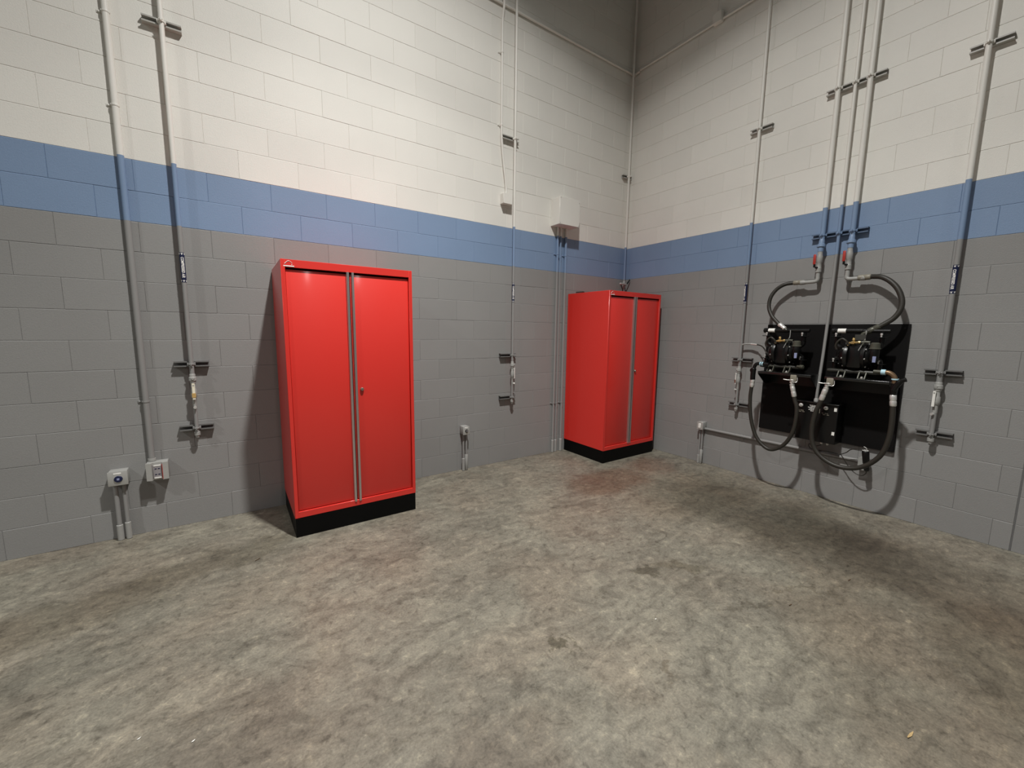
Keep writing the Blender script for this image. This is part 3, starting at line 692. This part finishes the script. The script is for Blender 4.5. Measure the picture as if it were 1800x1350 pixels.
def pump(uu, label, plate):
    t = on_wall('R', uu, 1.1655, 'diaphragm_pump', label, 'pump', 'diaphragm pumps on the board'); yc = -.185
    # the two chambers
    for s in (-1, 1):
        ch = MB().lathe((s*.035, yc, .185), (s*.135, yc, .185), [(0, .060), (.1, .108), (.25, .112), (.36, .112), (.40, .098), (.62, .086), (.85, .060), (1, .026)], 36)
        c_ = obj('chamber', ch, BLACK, t)
        bt = MB()
        for i in range(8):
            a = i*PI/4+.2; bt.lathe((s*.050, yc+math.cos(a)*.103, .185+math.sin(a)*.103), (s*.080, yc+math.cos(a)*.103, .185+math.sin(a)*.103), [(0, .0065), (1, .0065)], 6)
        obj('chamber_bolts', bt, GALV, c_)
        rb = MB()
        for i in range(6):
            a = i*PI/3; rb.prism([(yc+math.cos(a)*.02-.003*math.sin(a), .185+math.sin(a)*.02+.003*math.cos(a)), (yc+math.cos(a)*.085-.003*math.sin(a), .185+math.sin(a)*.085+.003*math.cos(a)), (yc+math.cos(a)*.085+.003*math.sin(a), .185+math.sin(a)*.085-.003*math.cos(a)), (yc+math.cos(a)*.02+.003*math.sin(a), .185+math.sin(a)*.02-.003*math.cos(a))], 'x', s*.085, s*.118)
        obj('chamber_rib', rb, BLACK, c_)
        # risers with flanges
        for z0, z1, zf in ((.30, .375, .341), (.060, .135, .125)):
            obj('riser', MB().cyl((s*.150, yc, z0), (s*.150, yc, z1), .019, n=16), BLACK, t)
            fl = obj('flange', MB().box(s*.150-.037, s*.150+.037, yc-.052, yc+.030, zf-.003, zf+.003, .003), BLACK, t)
            bl = MB()
            for dx in (-.0, ): bl.lathe((s*.150+dx, yc-.042, zf+.003), (s*.150+dx, yc-.042, zf+.034), [(0, .006), (.5, .006), (.55, .009), (1, .008)], 10)
            obj('bolt', bl, STEEL if zf > .2 else GALV, fl, 'bright bolt')
        obj('elbow', MB().tube([(s*.150, yc, .30), (s*.145, yc, .27), (s*.115, yc, .24)], .021, 14), BLACK, t)
        obj('elbow', MB().tube([(s*.150, yc, .125), (s*.145, yc, .15), (s*.115, yc, .165)], .021, 14), BLACK, t)
    obj('centre_body', MB().box(-.048, .048, yc-.075, yc+.055, .085, .285, .012, 2), BLACK, t)
    mn = MB().lathe((-.190, yc-.01, .392), (.195, yc-.01, .392), [(0, .020), (.01, .0235), (.06, .0235), (.07, .019), (.55, .019), (.56, .0155), (1, .0155)], 18)
    mo = obj('upper_manifold', mn, BLACK, t)
    obj('sticker', MB().lathe((-.148, yc-.01, .392), (-.090, yc-.01, .392), [(0, .0196), (1, .0196)], 18), WHITEP, mo, 'white sticker')
    obj('lower_manifold', MB().lathe((-.185, yc-.035, .052), (.185, yc-.035, .052), [(0, .015), (.08, .019), (.25, .017), (.38, .024), (.48, .018), (.52, .018), (.62, .024), (.75, .017), (.92, .019), (1, .015)], 18), DARKC, t, 'dark cast manifold')
    obj('manifold_port', MB().lathe((.150, yc-.075, .066), (.205, yc-.095, .066), [(0, .012), (.4, .012), (.5, .018), (.9, .018), (1, .012)], 14), OLIVE, t)
    for x in (-.072, .068):
        f = obj('foot', MB().prism([(yc-.098, 0), (yc-.103, .004), (yc-.066, .058), (yc-.03, .058), (yc-.03, .047), (yc-.086, .0)], 'x', x-.026, x-.019).prism([(yc-.098, 0), (yc-.103, .004), (yc-.066, .058), (yc-.03, .058), (yc-.03, .047), (yc-.086, .0)], 'x', x+.019, x+.026).box(x-.026, x+.026, yc-.10, yc+.02, 0, .005).box(x-.026, x+.026, yc-.068, yc-.030, .050, .058), OLIVE, t)
        obj('foot_bolt', MB().lathe((x, yc-.083, .005), (x, yc-.083, .020), [(0, .011), (.3, .011), (.35, .008), (.9, .008), (1, .005)], 12), STEEL, f, 'bright bolt')
    # brass air fittings, small hose, regulator
    br = MB().lathe((-.040, yc-.085, .292), (.035, yc-.085, .300), [(0, .009), (.2, .009), (.22, .015), (.5, .016), (.55, .010), (.8, .010), (.85, .014), (1, .012)], 14)
    br.lathe((-.012, yc-.085, .296), (-.012, yc-.085, .335), [(0, .010), (.5, .010), (.6, .013), (1, .009)], 12).lathe((-.045, yc-.09, .270), (-.040, yc-.085, .296), [(0, .009), (1, .009)], 10)
    obj('air_fitting', br, BRASS, t, 'brass air fitting')
    obj('air_line', MB().tube([(-.040, yc-.09, .275), (-.060, yc-.10, .31), (-.088, yc-.10, .325), (-.115, yc-.10, .30), (-.128, yc-.095, .265), (-.120, yc-.09, .235)], .0085, 10), RUBBER, t)
    obj('air_line', MB().tube([(.035, yc-.085, .300), (.070, yc-.082, .302), (.095, yc-.08, .300)], .010, 10), OLIVE, t)
    rg = MB().lathe((.128, yc-.075, .300), (.128, yc-.075, .200), [(0, .020), (.08, .031), (.42, .033), (.46, .038), (.52, .038), (.56, .028), (1, .026)], 24)
    obj('regulator', rg, OLIVE, t, 'grey-green air regulator')
    rb = obj('regulator_bowl', MB().lathe((.128, yc-.075, .245), (.128, yc-.075, .135), [(0, .030), (.1, .033), (.8, .031), (.95, .020), (1, .006)], 24), BLACK, t)
    obj('sticker', MB().box(.128, .150, yc-.112, yc-.106, .142, .190, .001), BLUEGREY, rb, 'pale blue sticker')
    obj('tie_wire', MB().tube([(.048, yc-.034, .395), (.050, yc-.036, .375), (.050, yc-.04, .33), (.056, yc-.075, .318), (.046, yc-.095, .275), (.030, yc-.10, .232)], .0030, 6), GALV, t, 'pale tie wire')
    obj('tie_tag', MB().tube([(.062, yc-.080, .318), (.052, yc-.092, .285), (.048, yc-.094, .275)], .007, 8), OLIVE, t)
    if plate: obj('cover_plate', MB().box(-.018, .055, yc-.048, yc-.044, .315, .362, .001), DARKG, t, 'small grey plate')
    return t
pump(2.135, 'black twin-chamber pump on the left shelf of the board', False)
pump(2.690, 'black twin-chamber pump on the right shelf, with a small grey plate', True)

# control box
t = on_wall('R', 2.452, .560, 'control_box', 'black control box with two round buttons low in the middle of the board', 'control box')
obj('box', MB().box(-.155, .155, -.195, -.031, 0, .352, .004), BLACK, t)
obj('lid', MB().box(-.165, .165, -.214, -.031, .350, .359, .003, 2), EDGE, t)
for i, (x, nm) in enumerate(((-.128, 'left button'), (.066, 'right button'))):
    bt = MB().lathe((x, -.194, .316), (x, -.212, .316), [(0, .017), (.35, .017), (.4, .0135), (.9, .0135), (1, .010)], 22)
    b_ = obj('push_button', bt, STEEL, t)
    obj('button_core', MB().cyl((x, -.2115, .316), (x, -.2135, .316), .007, n=14), GREYP, b_)
pl = obj('placard', MB().box(-.078, .008, -.1965, -.1945, .265, .334), BLACKM, t, 'black placard with rows of white wording')
q = MB()
for i, (a, b_) in enumerate(((-.062, -.004), (-.052, .002), (-.072, -.012), (-.058, .002), (-.066, -.016), (-.050, -.004))):
    z = .326-i*.0105
    x = a
    rn = random.Random(i)
    while x < b_-.006:
        l2 = rn.uniform(.006, .016); q.box(x, min(b_, x+l2), -.1972, -.1964, z-.0028, z+.0026); x += l2+.003
obj('wording', q, WHITEP, pl)
q = MB()
for x0 in (-.152, .036):
    for dz, a, b_ in ((.268, 0, .018), (.268, .022, .052), (.256, .010, .034), (.256, .038, .060)): q.box(x0+a, x0+b_-.004, -.1962, -.1948, dz-.0025, dz+.0025)
obj('button_wording', q, BEIGE, t)
obj('edge_strip', MB().box(.018, .022, -.1965, -.1945, .262, .330), BEIGE, t, 'pale vertical strip')
obj('sticker', MB().box(.126, .146, -.1965, -.1945, .296, .330), WHITEP, t, 'small white sticker')
obj('sticker', MB().box(.126, .146, -.1965, -.1945, .083, .113), WHITEP, t, 'small white sticker')
for x in (.045, .090):
    q = MB().lathe((x, -.150, .002), (x, -.150, -.022), [(0, .013), (.4, .013), (.5, .010), (1, .008)], 12)
    obj('cable_gland', q, STEEL, t, 'bright cable gland')
cb = MB()
base = Vector((-.12, -2.497, .54))
cb.tube([Vector(p)-base for p in R([(.150, 2.497, .545), (.148, 2.490, .525), (.15, 2.44, .505), (.14, 2.400, .515), (.12, 2.402, .475), (.10, 2.44, .462), (.09, 2.53, .466), (.09, 2.62, .466), (.09, 2.668, .492), (.10, 2.70, .528), (.105, 2.76, .553), (.105, 2.80, .556)])], .0038, 8)
ct = thing('control_cable', 'thin black cable looping from the control box to the hanging plug', 'cable', base)
obj('cable', cb, RUBBER, ct)
obj('cable_tail', MB().tube([Vector(p)-base for p in R([(.09, 2.63, .466), (.088, 2.655, .43), (.085, 2.695, .37), (.085, 2.745, .325), (.090, 2.79, .318), (.100, 2.82, .345), (.105, 2.824, .372)])], .0038, 8), RUBBER, ct)
# air tube from the drop into the board
t = thing('air_hose', 'thin air tube bending from the air pipe to the left pump', 'hose', (-.055, -1.667, 1.395))
obj('elbow', MB().tube([(0, 0, 0), (0, -.012, .012), (0, -.040, .020), (0, -.10, .022)], .0085, 10), GREYP, t)
obj('ferrule', MB().cyl((0, -.098, .022), (-.012, -.165, .018), .0095, n=12), STEEL, t, 'bright sleeve')
obj('tube', MB().tube([(-.012, -.162, .018), (-.03, -.20, .012), (-.07, -.25, -.006), (-.11, -.30, -.05), (-.13, -.34, -.09)], .006, 10), RUBBER, t)

# ------------------------------------------------------------------ crumbs on the floor
def flake(name, x, y, ln, wd, ang, m_, label, cat, curl=.2):
    q = MB(); n_ = 6; top = []; bot = []
    for i in range(n_+1):
        s = i/n_; w_ = wd/2*math.sin(PI*min(.97, max(.06, s)))**.7
        z = .0012+curl*ln*(s-.5)**2
        top.append(((s-.5)*ln, w_*random.uniform(.8, 1), z)); bot.append(((s-.5)*ln, -w_*random.uniform(.8, 1), z+.0006))
    for dz in (0, .0012):
        a = [q.bm.verts.new((p[0], p[1], p[2]+dz)) for p in top]; b_ = [q.bm.verts.new((p[0], p[1], p[2]+dz)) for p in bot]
        for i in range(n_): q.bm.faces.new((a[i], a[i+1], b_[i+1], b_[i]))
    o = tag(obj(name, q, m_), label, cat); o.location = (x, y, 0); o.rotation_euler = (0, 0, ang)
flake('leaf', -2.465, -3.626, .050, .010, -.1, LEAF, 'tan dry leaf lying on the floor at the lower right', 'leaf')
flake('leaf', -4.469, -.867, .045, .007, .7, DLEAF, 'thin brown leaf on the floor left of the lone red cabinet', 'leaf')
flake('leaf', -2.0, -3.03, .030, .006, -.1, DLEAF, 'tiny dark leaf on the floor in the middle right', 'leaf')
flake('leaf', -1.42, -3.13, .036, .006, -.1, DLEAF, 'thin dark leaf on the floor nearest the right wall', 'leaf')
flake('paint_chip', -4.733, -2.142, .013, .006, .5, WHITEP, 'white paint chip on the floor, right one of two at the lower left', 'paint chip')
flake('paint_chip', -4.90, -2.02, .014, .005, .6, WHITEP, 'white paint chip on the floor, left one of two at the lower left', 'paint chip')
flake('paint_chip', -2.74, -2.68, .012, .006, .4, WHITEP, 'white paint chip on the floor in the middle right', 'paint chip')
